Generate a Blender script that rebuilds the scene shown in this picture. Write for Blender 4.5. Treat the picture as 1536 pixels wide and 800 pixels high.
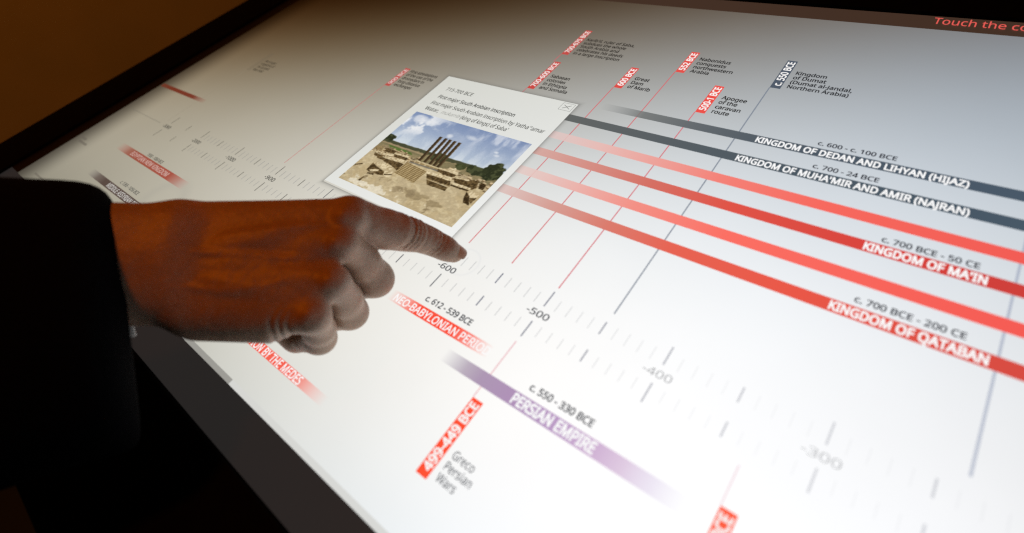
import bpy, bmesh, math, random
import numpy as np
from mathutils import Vector, Matrix

scene = bpy.context.scene
for ob in list(bpy.data.objects):
    bpy.data.objects.remove(ob, do_unlink=True)
COL = scene.collection

# ------------------------------------------------------------------ scale and frame
# Display units: u runs along the timeline (one unit = one century of the axis), v across it.
S = 0.075            # metres per display unit
TZ = 0.90            # height of the glass above the floor

def W(u, v, z=0.0):
    """display units (u, v) and metres above the glass -> world"""
    return Vector((u * S, v * S, TZ + z))

# ------------------------------------------------------------------ camera
cam_data = bpy.data.cameras.new('camera')
cam = bpy.data.objects.new('camera', cam_data)
COL.objects.link(cam)
cam.matrix_world = Matrix(((0.778785, -0.356615, 0.516061, 1.67688 * S),
                           (0.590266, 0.695064, -0.410455, -2.07340 * S),
                           (-0.212321, 0.624269, 0.751803, 3.13921 * S + TZ),
                           (0, 0, 0, 1)))
cam_data.sensor_width = 36.0
cam_data.lens = 17.1725
cam_data.clip_start = 0.01
cam_data.clip_end = 60.0
cam_data.dof.use_dof = True
cam_data.dof.focus_distance = 5.25 * S
cam_data.dof.aperture_fstop = 3.6
cam_data.dof.aperture_blades = 9
scene.camera = cam

# ------------------------------------------------------------------ world and lamps
world = bpy.data.worlds.new('World')
scene.world = world
world.use_nodes = True
world.node_tree.nodes['Background'].inputs['Color'].default_value = (1.0, 0.86, 0.74, 1)
world.node_tree.nodes['Background'].inputs['Strength'].default_value = 0.005

def area_lamp(name, loc, target, size, power, color):
    d = bpy.data.lights.new(name, 'AREA')
    d.shape = 'DISK'
    d.size = size
    d.energy = power
    d.color = color
    o = bpy.data.objects.new(name, d)
    COL.objects.link(o)
    o.location = loc
    o.rotation_euler = (Vector(target) - Vector(loc)).to_track_quat('-Z', 'Y').to_euler()
    d.cycles.use_multiple_importance_sampling = True
    return o

hand_at = W(-2.4, -1.6, 0.06)
area_lamp('ceiling_lamp', (-0.38, 0.05, 2.60), hand_at, 0.20, 7.2, (1.0, 0.20, 0.005))

scene.view_settings.view_transform = 'Standard'
scene.view_settings.look = 'None'
scene.view_settings.exposure = 0.0
scene.view_settings.gamma = 1.0
scene.render.engine = 'CYCLES'
scene.cycles.use_denoising = False
scene.cycles.filter_width = 1.3
scene.cycles.max_bounces = 6
scene.cycles.transparent_max_bounces = 16
scene.cycles.sample_clamp_indirect = 4.0

# ------------------------------------------------------------------ helpers
def lin(c):
    return tuple(((x / 255 + 0.055) / 1.055) ** 2.4 if x > 10 else x / 255 / 12.92 for x in c)

def new_mat(name):
    m = bpy.data.materials.new(name)
    m.use_nodes = True
    return m, m.node_tree.nodes, m.node_tree.links, m.node_tree.nodes['Principled BSDF']

def link(name, mesh, mat, parent=None, label=None):
    o = bpy.data.objects.new(name, mesh)
    COL.objects.link(o)
    if mat is not None:
        mesh.materials.append(mat)
    if parent is not None:
        o.parent = parent
    if label:
        o['label'] = label
    return o

def thing(name, label, category, loc=(0, 0, 0)):
    o = bpy.data.objects.new(name, None)
    COL.objects.link(o)
    o.location = loc
    o['label'] = label
    o['category'] = category
    return o

def box_mesh(name, lo, hi, bevel=0.0, seg=3):
    bm = bmesh.new()
    bmesh.ops.create_cube(bm, size=1.0)
    for v in bm.verts:
        v.co = Vector((lo[i] + (v.co[i] + 0.5) * (hi[i] - lo[i]) for i in range(3)))
    if bevel:
        bmesh.ops.bevel(bm, geom=list(bm.edges), offset=bevel, segments=seg, profile=0.6, affect='EDGES')
    me = bpy.data.meshes.new(name)
    bm.to_mesh(me)
    bm.free()
    for p in me.polygons:
        p.use_smooth = bevel > 0
    return me

def ink_mesh(name, verts, faces, colors):
    """flat display graphic: each vertex carries the colour and opacity the display shows there"""
    me = bpy.data.meshes.new(name)
    me.from_pydata([tuple(v) for v in verts], [], faces)
    a = me.color_attributes.new('ink', 'FLOAT_COLOR', 'POINT')
    a.data.foreach_set('color', np.asarray(colors, dtype=np.float32).ravel())
    me.update()
    return me

# heights of the display layers above the panel, metres
Z_STRIP, Z_STEM, Z_BAR, Z_TEXT, Z_SHADE, Z_CARD, Z_CARDTEXT = 0.00008, 0.00012, 0.00018, 0.00026, 0.00030, 0.00036, 0.00044

# ------------------------------------------------------------------ materials
def screen_material():
    m, N, L, b = new_mat('screen_panel')
    b.inputs['Base Color'].default_value = (0.01, 0.01, 0.01, 1)
    b.inputs['Roughness'].default_value = 0.42
    b.inputs['Specular IOR Level'].default_value = 0.15
    # grey page fade, with viewing-angle dimming and warm lamp reflection painted into the emission
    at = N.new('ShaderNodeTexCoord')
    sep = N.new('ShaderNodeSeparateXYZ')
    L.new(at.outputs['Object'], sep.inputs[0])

    def mth(op, a, b_=None, clamp=False):
        n = N.new('ShaderNodeMath')
        n.operation = op
        n.use_clamp = clamp
        for i, x in enumerate((a, b_)):
            if x is None:
                continue
            if isinstance(x, (int, float)):
                n.inputs[i].default_value = x
            else:
                L.new(x, n.inputs[i])
        return n.outputs[0]
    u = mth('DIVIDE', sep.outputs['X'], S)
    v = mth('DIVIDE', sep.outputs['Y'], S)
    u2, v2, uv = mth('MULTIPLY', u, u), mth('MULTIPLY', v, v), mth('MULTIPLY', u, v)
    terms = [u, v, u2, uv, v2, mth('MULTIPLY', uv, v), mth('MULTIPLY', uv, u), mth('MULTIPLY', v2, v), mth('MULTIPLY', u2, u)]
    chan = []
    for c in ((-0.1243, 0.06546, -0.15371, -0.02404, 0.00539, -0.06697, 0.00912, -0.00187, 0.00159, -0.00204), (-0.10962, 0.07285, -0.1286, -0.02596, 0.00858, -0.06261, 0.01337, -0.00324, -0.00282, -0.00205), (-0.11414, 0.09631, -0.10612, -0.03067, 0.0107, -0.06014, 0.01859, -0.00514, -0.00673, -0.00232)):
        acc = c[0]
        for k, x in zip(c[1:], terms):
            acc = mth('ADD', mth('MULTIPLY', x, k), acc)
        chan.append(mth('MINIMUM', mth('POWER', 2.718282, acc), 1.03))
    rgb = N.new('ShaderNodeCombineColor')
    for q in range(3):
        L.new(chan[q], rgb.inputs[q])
    # blur and vignette at the left edge, painted as falling emission
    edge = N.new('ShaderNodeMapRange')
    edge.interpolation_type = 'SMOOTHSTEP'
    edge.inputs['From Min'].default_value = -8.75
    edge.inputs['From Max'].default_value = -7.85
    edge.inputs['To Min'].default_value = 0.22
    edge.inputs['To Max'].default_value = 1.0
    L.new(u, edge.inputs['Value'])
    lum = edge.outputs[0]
    # faint smears left by fingers
    nz = N.new('ShaderNodeTexNoise')
    nz.inputs['Scale'].default_value = 14
    nz.inputs['Detail'].default_value = 5
    L.new(at.outputs['Object'], nz.inputs['Vector'])
    mr = N.new('ShaderNodeMapRange')
    mr.inputs['From Min'].default_value = 0.3
    mr.inputs['From Max'].default_value = 0.7
    mr.inputs['To Min'].default_value = 0.985
    mr.inputs['To Max'].default_value = 1.01
    L.new(nz.outputs['Fac'], mr.inputs['Value'])
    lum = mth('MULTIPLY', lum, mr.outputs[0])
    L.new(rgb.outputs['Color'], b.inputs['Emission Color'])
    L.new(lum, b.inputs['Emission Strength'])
    return m

def ink_material():
    m, N, L, b = new_mat('display_ink')
    N.remove(b)
    a = N.new('ShaderNodeAttribute')
    a.attribute_name = 'ink'
    em = N.new('ShaderNodeEmission')
    tr = N.new('ShaderNodeBsdfTransparent')
    mix = N.new('ShaderNodeMixShader')
    L.new(a.outputs['Color'], em.inputs['Color'])
    L.new(a.outputs['Alpha'], mix.inputs[0])
    L.new(tr.outputs[0], mix.inputs[1])
    L.new(em.outputs[0], mix.inputs[2])
    L.new(mix.outputs[0], N['Material Output'].inputs['Surface'])
    m.cycles.emission_sampling = 'NONE'     # the panel behind does the lighting
    return m

def noisy_material(name, c0, c1, scale, rough, bump=0.0, spec=0.5, rough2=None):
    m, N, L, b = new_mat(name)
    tc = N.new('ShaderNodeTexCoord')
    nz = N.new('ShaderNodeTexNoise')
    nz.inputs['Scale'].default_value = scale
    nz.inputs['Detail'].default_value = 6
    L.new(tc.outputs['Object'], nz.inputs['Vector'])
    r = N.new('ShaderNodeValToRGB')
    r.color_ramp.elements[0].position = 0.3
    r.color_ramp.elements[1].position = 0.7
    r.color_ramp.elements[0].color = (*c0, 1)
    r.color_ramp.elements[1].color = (*c1, 1)
    L.new(nz.outputs['Fac'], r.inputs[0])
    L.new(r.outputs[0], b.inputs['Base Color'])
    b.inputs['Roughness'].default_value = rough
    b.inputs['Specular IOR Level'].default_value = spec
    if rough2 is not None:
        mr = N.new('ShaderNodeMapRange')
        mr.inputs['To Min'].default_value = rough
        mr.inputs['To Max'].default_value = rough2
        L.new(nz.outputs['Fac'], mr.inputs['Value'])
        L.new(mr.outputs[0], b.inputs['Roughness'])
    if bump:
        bp = N.new('ShaderNodeBump')
        bp.inputs['Strength'].default_value = bump
        bp.inputs['Distance'].default_value = 0.002
        L.new(nz.outputs['Fac'], bp.inputs['Height'])
        L.new(bp.outputs[0], b.inputs['Normal'])
    return m

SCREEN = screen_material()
INK = ink_material()
GLASS = noisy_material('border_glass', (0.010, 0.0095, 0.0095), (0.014, 0.013, 0.013), 30, 0.45, 0, 0.06, 0.55)
def glow(m, c, s):
    b = m.node_tree.nodes['Principled BSDF']
    b.inputs['Emission Color'].default_value = (*c, 1)
    b.inputs['Emission Strength'].default_value = s
    return m
# near and far border strips get a weak even emission
DARK_BORDER = glow(noisy_material('dark_border', (0.005, 0.005, 0.005), (0.008, 0.008, 0.008), 30, 0.4, 0, 0.12, 0.5), (1.0, 0.90, 0.86), 0.0195)
HEADER_DISPLAY = glow(noisy_material('header_display', (0.012, 0.011, 0.011), (0.016, 0.014, 0.014), 30, 0.4, 0, 0.2, 0.5), (1.0, 0.55, 0.36), 0.052)
FRAME = noisy_material('black_frame', (0.0022, 0.0021, 0.0022), (0.0034, 0.0032, 0.0033), 60, 0.8, 0.03, 0.03)
PLINTH = noisy_material('plinth_paint', (0.004, 0.004, 0.004), (0.006, 0.006, 0.006), 20, 0.6, 0.0, 0.2)
FLOOR = noisy_material('carpet', (0.045, 0.055, 0.05), (0.065, 0.08, 0.07), 300, 0.95, 0.6, 0.1)
WALL = noisy_material('ochre_plaster', (0.74, 0.88, 0.46), (0.82, 0.95, 0.50), 9, 0.9, 0.25, 0.2)

# ------------------------------------------------------------------ the setting
def sheet(name, pts, mat):
    me = bpy.data.meshes.new(name)
    me.from_pydata(pts, [], [(0, 1, 2, 3)])
    o = link(name, me, mat)
    o['kind'] = 'structure'
    return o

sheet('floor', [(-6, -6, 0), (6, -6, 0), (6, 6, 0), (-6, 6, 0)], FLOOR)
wall = link('wall', box_mesh('wall', (-1.75, -6, 0.002), (-1.60, 6, 3.0)), WALL)
wall['kind'] = 'structure'

# ------------------------------------------------------------------ touch table
table = thing('touch_table', 'black framed touch table whose white screen shows a timeline of ancient kingdoms', 'touch table', (0, 0, 0))
U0, U1, V0, V1 = -8.66, 3.35, -2.475, 4.172       # lit screen
GB = 0.345                                         # glass border
RAIL = 1.16                                        # black frame
def plate(name, u0, v0, u1, v1, z0, z1, mat, bevel=0.0, parent=None):
    a, b = W(u0, v0, z0), W(u1, v1, z1)
    return link(name, box_mesh(name, a, b, bevel), mat, parent or table)

screen_me = bpy.data.meshes.new('screen')
NU, NV = 44, 26
screen_me.from_pydata([W(U0 + (U1 - U0) * i / NU, V0 + (V1 - V0) * j / NV) for j in range(NV + 1) for i in range(NU + 1)], [],
                      [(j * (NU + 1) + i, j * (NU + 1) + i + 1, (j + 1) * (NU + 1) + i + 1, (j + 1) * (NU + 1) + i) for j in range(NV) for i in range(NU)])
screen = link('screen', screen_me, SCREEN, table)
FG = 0.27
# glass border: four strips butted end to end around the lit panel
plate('glass_border', U0 - GB, V0 - GB, U1 + GB, V0, -0.004, 0.0, DARK_BORDER)
plate('glass_border', U0 - GB, V1, U1 + GB, V1 + FG, -0.004, 0.0, HEADER_DISPLAY)
plate('glass_border', U0 - GB, V0, U0, V1, -0.004, 0.0, GLASS)
plate('glass_border', U1, V0, U1 + GB, V1, -0.004, 0.0, GLASS)
e = 0.006
zr = 0.0035
plate('frame_rail', U0 - GB - RAIL, V0 - GB - RAIL, U1 + GB + RAIL, V0 - GB - e, -0.04, zr, FRAME, 0.0015)
plate('frame_rail', U0 - GB - RAIL, V1 + FG + e, U1 + GB + RAIL, V1 + FG + RAIL, -0.04, zr, FRAME, 0.0015)
plate('frame_rail', U0 - GB - RAIL, V0 - GB, U0 - GB - e, V1 + FG, -0.04, zr, FRAME, 0.0015)
plate('frame_rail', U1 + GB + e, V0 - GB, U1 + GB + RAIL, V1 + FG, -0.04, zr, FRAME, 0.0015)
plinth = link('pedestal', box_mesh('pedestal', (U0 * S + 0.02, V0 * S + 0.03, 0.002), (U1 * S - 0.02, V1 * S - 0.03, TZ - 0.042), 0.004), PLINTH, table)

# ---- flat graphics shown by the screen
def quad_ink(name, parent, u0, v0, u1, v1, z, rgb, alpha=1.0, label=None):
    c = (*lin(rgb), alpha)
    me = ink_mesh(name, [W(u0, v0, z), W(u1, v0, z), W(u1, v1, z), W(u0, v1, z)], [(0, 1, 2, 3)], [c] * 4)
    return link(name, me, INK, parent, label)

def strip_ink(name, parent, v0, v1, z, stops, label=None):
    """bar along u; stops: (u, rgb, opacity)"""
    vs, cs, fs = [], [], []
    for u, rgb, al in stops:
        vs += [W(u, v0, z), W(u, v1, z)]
        cs += [(*lin(rgb), al)] * 2
    for i in range(len(stops) - 1):
        fs.append((2 * i, 2 * i + 2, 2 * i + 3, 2 * i + 1))
    return link(name, ink_mesh(name, vs, fs, cs), INK, parent, label)

import os
try:
    FONT = bpy.data.fonts.load(os.path.join(bpy.utils.resource_path('LOCAL'), 'datafiles', 'fonts', 'NotoSansMath-Regular.woff2'))
except Exception:
    FONT = None
_H = {}
def text_raw(s, bold, italic=0.0):
    cu = bpy.data.curves.new('lettering', 'FONT')
    cu.body = s
    if FONT is not None:
        cu.font = FONT
    cu.size = 1.0
    cu.shear = italic
    cu.resolution_u = 3
    ob = bpy.data.objects.new('lettering', cu)
    COL.objects.link(ob)
    dg = bpy.context.evaluated_depsgraph_get()
    dg.update()
    me = bpy.data.meshes.new_from_object(ob.evaluated_get(dg))
    bpy.data.objects.remove(ob, do_unlink=True)
    bpy.data.curves.remove(cu)
    n = len(me.vertices)
    co = np.zeros(n * 3, dtype=np.float32)
    me.vertices.foreach_get('co', co)
    faces = [tuple(p.vertices) for p in me.polygons]
    bpy.data.meshes.remove(me)
    co = co.reshape(-1, 3)[:, :2]
    return co, faces

def cap_height(bold):
    if bold not in _H:
        co, f = text_raw('H', bold)
        _H[bold] = (float(co[:, 1].min()), float(co[:, 1].max()))
    return _H[bold]

def text_ink(name, parent, s, u, v, width, cap, rgb, bold=0.0, z=None, turn=False, alpha=1.0, sx=None, italic=0.0):
    """lettering as a flat mesh: baseline start (u, v), overall width (or scale sx), capital height, all in display units"""
    co, faces = text_raw(s, 0.0, italic)
    lo, hi = cap_height(0.0)
    x0, x1 = co[:, 0].min(), co[:, 0].max()
    k = sx if sx is not None else width / (x1 - x0)
    x = (co[:, 0] - x0) * k
    y = (co[:, 1] - lo) * cap / (hi - lo)
    if turn:
        uu, vv = u - y, v + x
    else:
        uu, vv = u + x, v + y
    z = Z_TEXT if z is None else z
    vs = [W(a, b, z) for a, b in zip(uu.tolist(), vv.tolist())]
    if bold > 0:
        # heavier weight: the same outlines thickened by laying shifted copies a few microns apart
        ks, kd = cap / (hi - lo) * bold, k * bold
        n0, f0 = len(vs), list(faces)
        for c_ in range(8):
            a_ = math.pi * (c_ + 0.5) / 4
            du, dv = math.cos(a_) * kd, math.sin(a_) * ks
            if turn:
                du, dv = -math.sin(a_) * ks, math.cos(a_) * kd
            vs += [W(a + du, b + dv, z + 2e-6 * (c_ + 1)) for a, b in zip(uu.tolist(), vv.tolist())]
            faces = faces + [tuple(q + n0 * (c_ + 1) for q in f) for f in f0]
    me = ink_mesh(name, vs, faces, [(*lin(rgb), alpha)] * len(vs))
    return link(name, me, INK, parent), k

# footer strip at the lower edge of the page
quad_ink('footer_strip', screen, -8.0, V0, -1.88, V0 + 0.046, Z_STRIP, (150, 148, 142), 0.9)
quad_ink('footer_strip', screen, -1.88, V0, U1, V0 + 0.046, Z_STRIP, (214, 214, 210), 0.9)

# axis: ticks and century numbers
vs, fs, cs = [], [], []
for i in range(-70, 34):
    u = i / 10
    dark = (50, 48, 42) if u < -3 else (64, 66, 78) if u < -0.5 else (78, 84, 112)
    al = 0.85 if u < -0.2 else max(0.34, 0.82 - 0.24 * (u + 0.2))
    if i % 10 == 0:
        spans, w = ((-0.566, -0.408), (-0.878, -0.722)), 0.0125
    elif i % 5 == 0:
        spans, w = ((-0.572, -0.455), (-0.83, -0.722)), 0.0125
    elif i > -60:
        al = 0.52 if u < -3 else 0.36 if u < -0.2 else max(0.07, 0.34 - 0.16 * (u + 0.2))
        for v0, v1 in ((-0.570, -0.461), (-0.831, -0.735)):
            k = len(vs)
            vs += [W(u - 0.0042, v0, Z_STEM), W(u + 0.0042, v0, Z_STEM), W(u + 0.0042, v1, Z_STEM), W(u - 0.0042, v1, Z_STEM)]
            fs.append((k, k + 1, k + 2, k + 3))
            cs += [(*lin((90, 94, 108)), al)] * 4
        continue
    else:
        continue
    for v0, v1 in spans:
        quad_ink('axis_tick', screen, u - w / 2, v0, u + w / 2, v1, Z_STEM, dark, al)
decade = link('decade_ticks', ink_mesh('decade_ticks', vs, fs, cs), INK, screen)
decade['kind'] = 'stuff'
for n, u in ((-600, -1), (-500, 0), (-400, 1), (-300, 2), (-200, 3), (-700, -2), (-800, -3), (-900, -4), (-1000, -5), (-2000, -6), (-3000, -7)):
    g = (52, 54, 62) if n > -700 else (50, 48, 44)
    w = 0.205 if n > -1000 else 0.235
    text_ink('axis_number', screen, str(n), u - 0.105, -0.673, w, 0.058, g, 0.010 if u < 0.5 else 0.0, alpha={0: 0.85, 1: 0.62, 2: 0.5}.get(u, 0.9))
quad_ink('axis_dashes', screen, -8.46, -0.645, -7.25, -0.632, Z_STEM, (110, 104, 94), 0.45)

# bars of the kingdoms; screen dimming is put into the far-left colours
def bar(title, v0, v1, stops, label, t=None, d=None, tcol=(252, 252, 252), dcol=(44, 46, 56)):
    b = strip_ink('timeline_bar', table, v0, v1, Z_BAR, stops, label)
    if t:
        text_ink('bar_title', b, title, t[0], t[1], t[2], t[3], tcol, t[4])
    if d:
        text_ink('bar_dates', b, d[0], d[1], d[2], d[3], d[4], dcol, 0.02)
    return b

RED = (240, 84, 72)
bar('KINGDOM OF DEDAN AND LIHYAN (HIJAZ)', 1.872, 1.985,
    [(-0.95, (140, 140, 138), 0.0), (-0.72, (128, 130, 129), 0.45), (-0.45, (116, 119, 118), 0.95), (0.1, (100, 106, 110), 1), (0.8, (80, 90, 100), 1), (3.3, (70, 88, 106), 1)],
    'topmost slate grey bar', (0.688, 1.8905, 1.556, 0.074, 0.026), ('c. 600 - c. 100 BCE', 1.17, 2.026, 0.584, 0.053))
bar("KINGDOM OF MUHA'MIR AND AMIR (NAJRAN)", 1.569, 1.682,
    [(-2.2, (104, 106, 104), 1), (-1.1, (98, 101, 100), 1), (0.0, (88, 95, 99), 1), (1.0, (76, 88, 98), 1), (3.3, (70, 88, 104), 1)],
    'second slate grey bar', (0.627, 1.586, 1.668, 0.074, 0.026), ('c. 700 - 24 BCE', 1.222, 1.719, 0.479, 0.053))
bar('', 1.256, 1.369, [(-2.0, (226, 204, 200), 0.5), (-1.2, (224, 198, 194), 0.8), (-0.6, (231, 188, 182), 1), (0.0, (237, 162, 154), 1), (0.6, (244, 130, 120), 1), (1.4, (247, 106, 95), 1), (3.3, (240, 84, 78), 1)],
    'untitled light red bar under the slate bars')
bar("KINGDOM OF MA'IN", 0.965, 1.077, [(-2.0, (222, 186, 180), 0.8), (-1.2, (214, 170, 162), 1), (-0.6, (213, 145, 135), 1), (0.1, (213, 112, 100), 1), (0.8, (224, 84, 72), 1), (2.0, (216, 66, 60), 1), (3.3, (196, 62, 58), 1)],
    'dark red bar', (1.785, 0.984, 0.70, 0.074, 0.03), ('c. 700 BCE - 50 CE', 1.871, 1.105, 0.561, 0.053))
bar('', 0.652, 0.764, [(-2.0, (232, 212, 208), 0.6), (-1.2, (228, 204, 198), 0.85), (-0.6, (234, 184, 177), 1), (0.1, (243, 145, 134), 1), (0.9, (252, 112, 100), 1), (3.3, (243, 84, 78), 1)],
    'untitled light red bar between two dark red bars')
bar('KINGDOM OF QATABAN', 0.345, 0.458, [(-2.0, (226, 200, 194), 0.7), (-1.2, (222, 196, 190), 0.95), (-0.6, (214, 160, 150), 1), (0.0, (219, 124, 110), 1), (0.6, (231, 100, 83), 1), (1.5, (234, 88, 72), 1), (3.3, (206, 70, 64), 1)],
    'lowest of the long red bars', (1.737, 0.3655, 0.846, 0.074, 0.03), ('c. 700 BCE - 200 CE', 1.858, 0.495, 0.603, 0.053))
bar('NEO-BABYLONIAN PERIOD', -1.164, -1.056, [(-1.27, (252, 130, 110), 0.0), (-1.0, (250, 96, 74), 0.85), (-0.92, (250, 84, 62), 1), (-0.5, (252, 82, 58), 1), (-0.33, (252, 100, 80), 0.8), (-0.12, (252, 150, 130), 0.0)],
    'short red bar with both ends fading', (-1.205, -1.147, 1.078, 0.07, 0.012), ('c. 612 - 539 BCE', -0.936, -1.008, 0.517, 0.055))
bar('PERSIAN EMPIRE', -1.362, -1.250, [(-0.43, (150, 140, 160), 0.0), (-0.2, (168, 150, 172), 0.8), (-0.05, (174, 152, 180), 1), (0.25, (176, 146, 184), 1), (0.6, (188, 156, 198), 1), (0.9, (208, 178, 212), 1), (1.1, (222, 200, 224), 0.95), (1.3, (226, 214, 236), 0.6), (1.53, (240, 236, 248), 0.0)],
    'purple bar fading to white', (0.248, -1.343, 0.657, 0.077, 0.03), ('c. 550 - 330 BCE', 0.31, -1.198, 0.507, 0.053))
bar('DESTRUCTION BY THE MEDES', -2.15, -2.066, [(-2.95, (244, 100, 80), 1), (-1.5, (246, 100, 82), 1), (-1.3, (246, 118, 102), 0.75), (-0.98, (250, 170, 160), 0.0)],
    'red bar partly under the hand', (-2.45, -2.143, 1.14, 0.07, 0.012))
bar('EGYPTIAN NEW KINGDOM', -1.336, -1.206, [(-7.38, (180, 110, 100), 0.0), (-7.0, (156, 88, 70), 0.85), (-6.8, (154, 82, 64), 1), (-5.6, (166, 84, 68), 1), (-5.35, (178, 100, 84), 0.7), (-5.08, (200, 130, 124), 0.0)],
    'small dull red bar', (-6.88, -1.306, 1.24, 0.072, 0.014), ('1550 - 1069 BCE', -6.53, -1.187, 0.501, 0.05), (206, 170, 160), (84, 80, 72))
bar('MIDDLE ASSYRIAN PERIOD', -1.866, -1.757, [(-7.16, (120, 110, 112), 0.0), (-6.85, (96, 80, 74), 0.8), (-6.6, (90, 74, 66), 1), (-4.8, (94, 80, 74), 1), (-4.4, (130, 118, 124), 0.0)],
    'small grey brown bar', (-6.44, -1.847, 1.2, 0.07, 0.012), ('c. 1365 - 1056 BCE', -6.276, -1.706, 0.593, 0.05), (206, 202, 196), (92, 90, 84))
bar('', -0.005, 0.075, [(-8.62, (112, 52, 34), 0.9), (-8.2, (116, 52, 34), 1), (-7.4, (122, 58, 42), 1), (-7.0, (150, 92, 76), 0.15)], 'dull red bar near the far left corner')
bar('', -2.33, -2.30, [(-8.25, (100, 92, 82), 0.5), (-6.5, (100, 92, 82), 0.7)], 'thin grey line at the left')
bar('', -1.50, -1.46, [(-8.60, (100, 92, 82), 0.6), (-8.3, (100, 92, 82), 0.6)], 'shorter grey dash above another at the left edge')
bar('', -1.57, -1.53, [(-8.45, (100, 92, 82), 0.6), (-8.1, (100, 92, 82), 0.6)], 'short grey dash at the left edge')

# events: coloured tag turned upright, caption beside it, stem down to the axis; distance dimming is put into the tag colours
_w = text_raw('Northern Arabia)', 0.0)[0][:, 0]
CAP_SX = 0.536 / float(_w.max() - _w.min())
def event(dates, u, v0, v1, rgb, caption, label, stem=None, stemcol=(206, 92, 104), stemw=0.0115, stemal=0.85, txt=(250, 248, 246), ccol=(40, 38, 38), bold=0.022,
          w=0.098, pad=(0.05, 0.03), capbold=0.022, tagal=1.0):
    t = quad_ink('event_tag', table, u, v0, u + w, v1, Z_BAR, rgb, tagal, label)
    if dates:
        text_ink('tag_dates', t, dates, u + w - 0.015, v0 + pad[0], (v1 - v0) - pad[0] - pad[1], w - 0.030, txt, bold, turn=True)
    n = len(caption)
    for i, line in enumerate(caption):
        vb = v0 + 0.033 + (n - 1 - i) * 0.0835
        text_ink('caption_line', t, line, u + 0.150, vb, None, 0.0575, ccol, capbold, sx=CAP_SX)
    for (a, b) in (stem or []):
        quad_ink('stem_line', t, u - stemw / 2, a, u + stemw / 2, b, Z_STEM, stemcol, stemal)
    return t

event('900 BCE', -4.08, 1.404, 1.845, (188, 80, 74), ['First attestations', 'of the use of the', 'dromedary in', 'long-distance', 'exchanges'], 'dull red tag left of the white card',
      [(-0.367, 1.404)], (196, 112, 110), txt=(222, 196, 190), ccol=(66, 60, 52))
event('700-675 BCE', -2.03, 2.758, 3.367, (196, 78, 72), ["Karib'il, ruler of Saba,", 'subdues the whole', 'South Arabia and', 'celebrates his deeds', 'in a large inscription'], 'farthest red tag with five lines of caption',
      [(2.58, 2.758)], txt=(236, 222, 216), ccol=(52, 47, 42))
event('700-600 BCE', -2.01, 1.969, 2.58, (202, 74, 68), ['Sabaean', 'colonies', 'in Ethiopia', 'and Somalia'], 'red tag just beyond the white card',
      [(-0.3, 1.969)], txt=(242, 230, 226), ccol=(46, 42, 38))
event('600 BCE', -1.01, 2.291, 2.716, (222, 78, 72), ['Great', 'Dam', 'of Marib'], 'red tag with a three line caption', [(-0.325, 2.291)], (214, 92, 100))
event('552 BCE', -0.50, 2.764, 3.197, (228, 82, 74), ['Nabonidus', 'conquests', 'northwestern', 'Arabia'], 'red tag with a caption about Arabia', [(-0.335, 2.764)], (214, 92, 100))
event('500-1 BCE', 0.007, 2.143, 2.637, (236, 82, 74), ['Apogee', 'of the', 'caravan', 'route'], 'red tag nearest the slate grey bars', [(-0.365, 2.143)], (216, 98, 110))
event('c. 550 BCE', 0.51, 2.753, 3.276, (80, 90, 104), ['Kingdom', 'of Dumat', '(Dumat al-Jandal,', 'Northern Arabia)'], 'slate grey tag', [(-0.365, 2.753)], (116, 126, 142), ccol=(36, 36, 40))
event('499-449 BCE', -0.004, -2.064, -1.454, (255, 82, 52), ['Greco', 'Persian', 'Wars'], 'bright red tag at the bottom of the page', [(-1.454, -0.93)], (236, 186, 192), bold=0.03, ccol=(70, 72, 80), capbold=0.006)
event('334-323 BCE', 1.652, -1.76, -1.192, (255, 96, 66), [], 'bright red tag cut off by the lower edge of the photo', [(-1.192, -0.93)], (244, 222, 228), bold=0.03)
grey_tag = event('', -7.16, 0.94, 1.47, (104, 92, 76), ['First major', 'kingdoms of', 'the ancient', 'Near East'], 'faint grey tag in the far left corner', [(-0.55, 0.94)], (140, 130, 112), ccol=(78, 68, 54), stemal=0.5, tagal=0.28)
# line of a later event, tag out of frame
quad_ink('stem_line', screen, 2.616, -0.362, 2.632, 3.0, Z_STEM, (150, 160, 184), 0.62)

# ripple under the touching finger, faint grey ring near the wrist
def ring(name, u, v, r0, r1, rgb, al, parent):
    vs, fs, cs = [], [], []
    n = 48
    rm = (r0 + r1) / 2
    for k in range(n):
        a = 2 * math.pi * k / n
        for r, q in ((r0, 0.0), (rm, al), (r1, 0.0)):
            vs.append(W(u + r * math.cos(a), v + r * math.sin(a), Z_TEXT))
            cs.append((*lin(rgb), q))
    for k in range(n):
        j = (k + 1) % n
        for m in (0, 1):
            fs.append((3 * k + m, 3 * j + m, 3 * j + m + 1, 3 * k + m + 1))
    return link(name, ink_mesh(name, vs, fs, cs), INK, parent)
ring('faint_ring', -0.90, -0.52, 0.13, 0.165, (214, 216, 220), 0.22, screen)
ring('faint_ring', -5.16, -1.60, 0.18, 0.46, (160, 156, 146), 0.22, screen)

# ---- pop-up card
cu0, cu1, cv0, cv1 = -3.245, -1.209, -0.351, 1.868
card_me = ink_mesh('info_card', [W(cu0, cv0, Z_CARD), W(cu1, cv0, Z_CARD), W(cu1, cv1, Z_CARD), W(cu0, cv1, Z_CARD)], [(0, 1, 2, 3)],
                   [(*lin((226, 227, 222)), 1), (*lin((240, 241, 239)), 1), (*lin((222, 223, 218)), 1), (*lin((212, 212, 204)), 1)])  # screen dimming towards the far left is put into the corner colours
card = link('info_card', card_me, INK, table, 'white pop-up card with text and a photograph')
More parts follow.
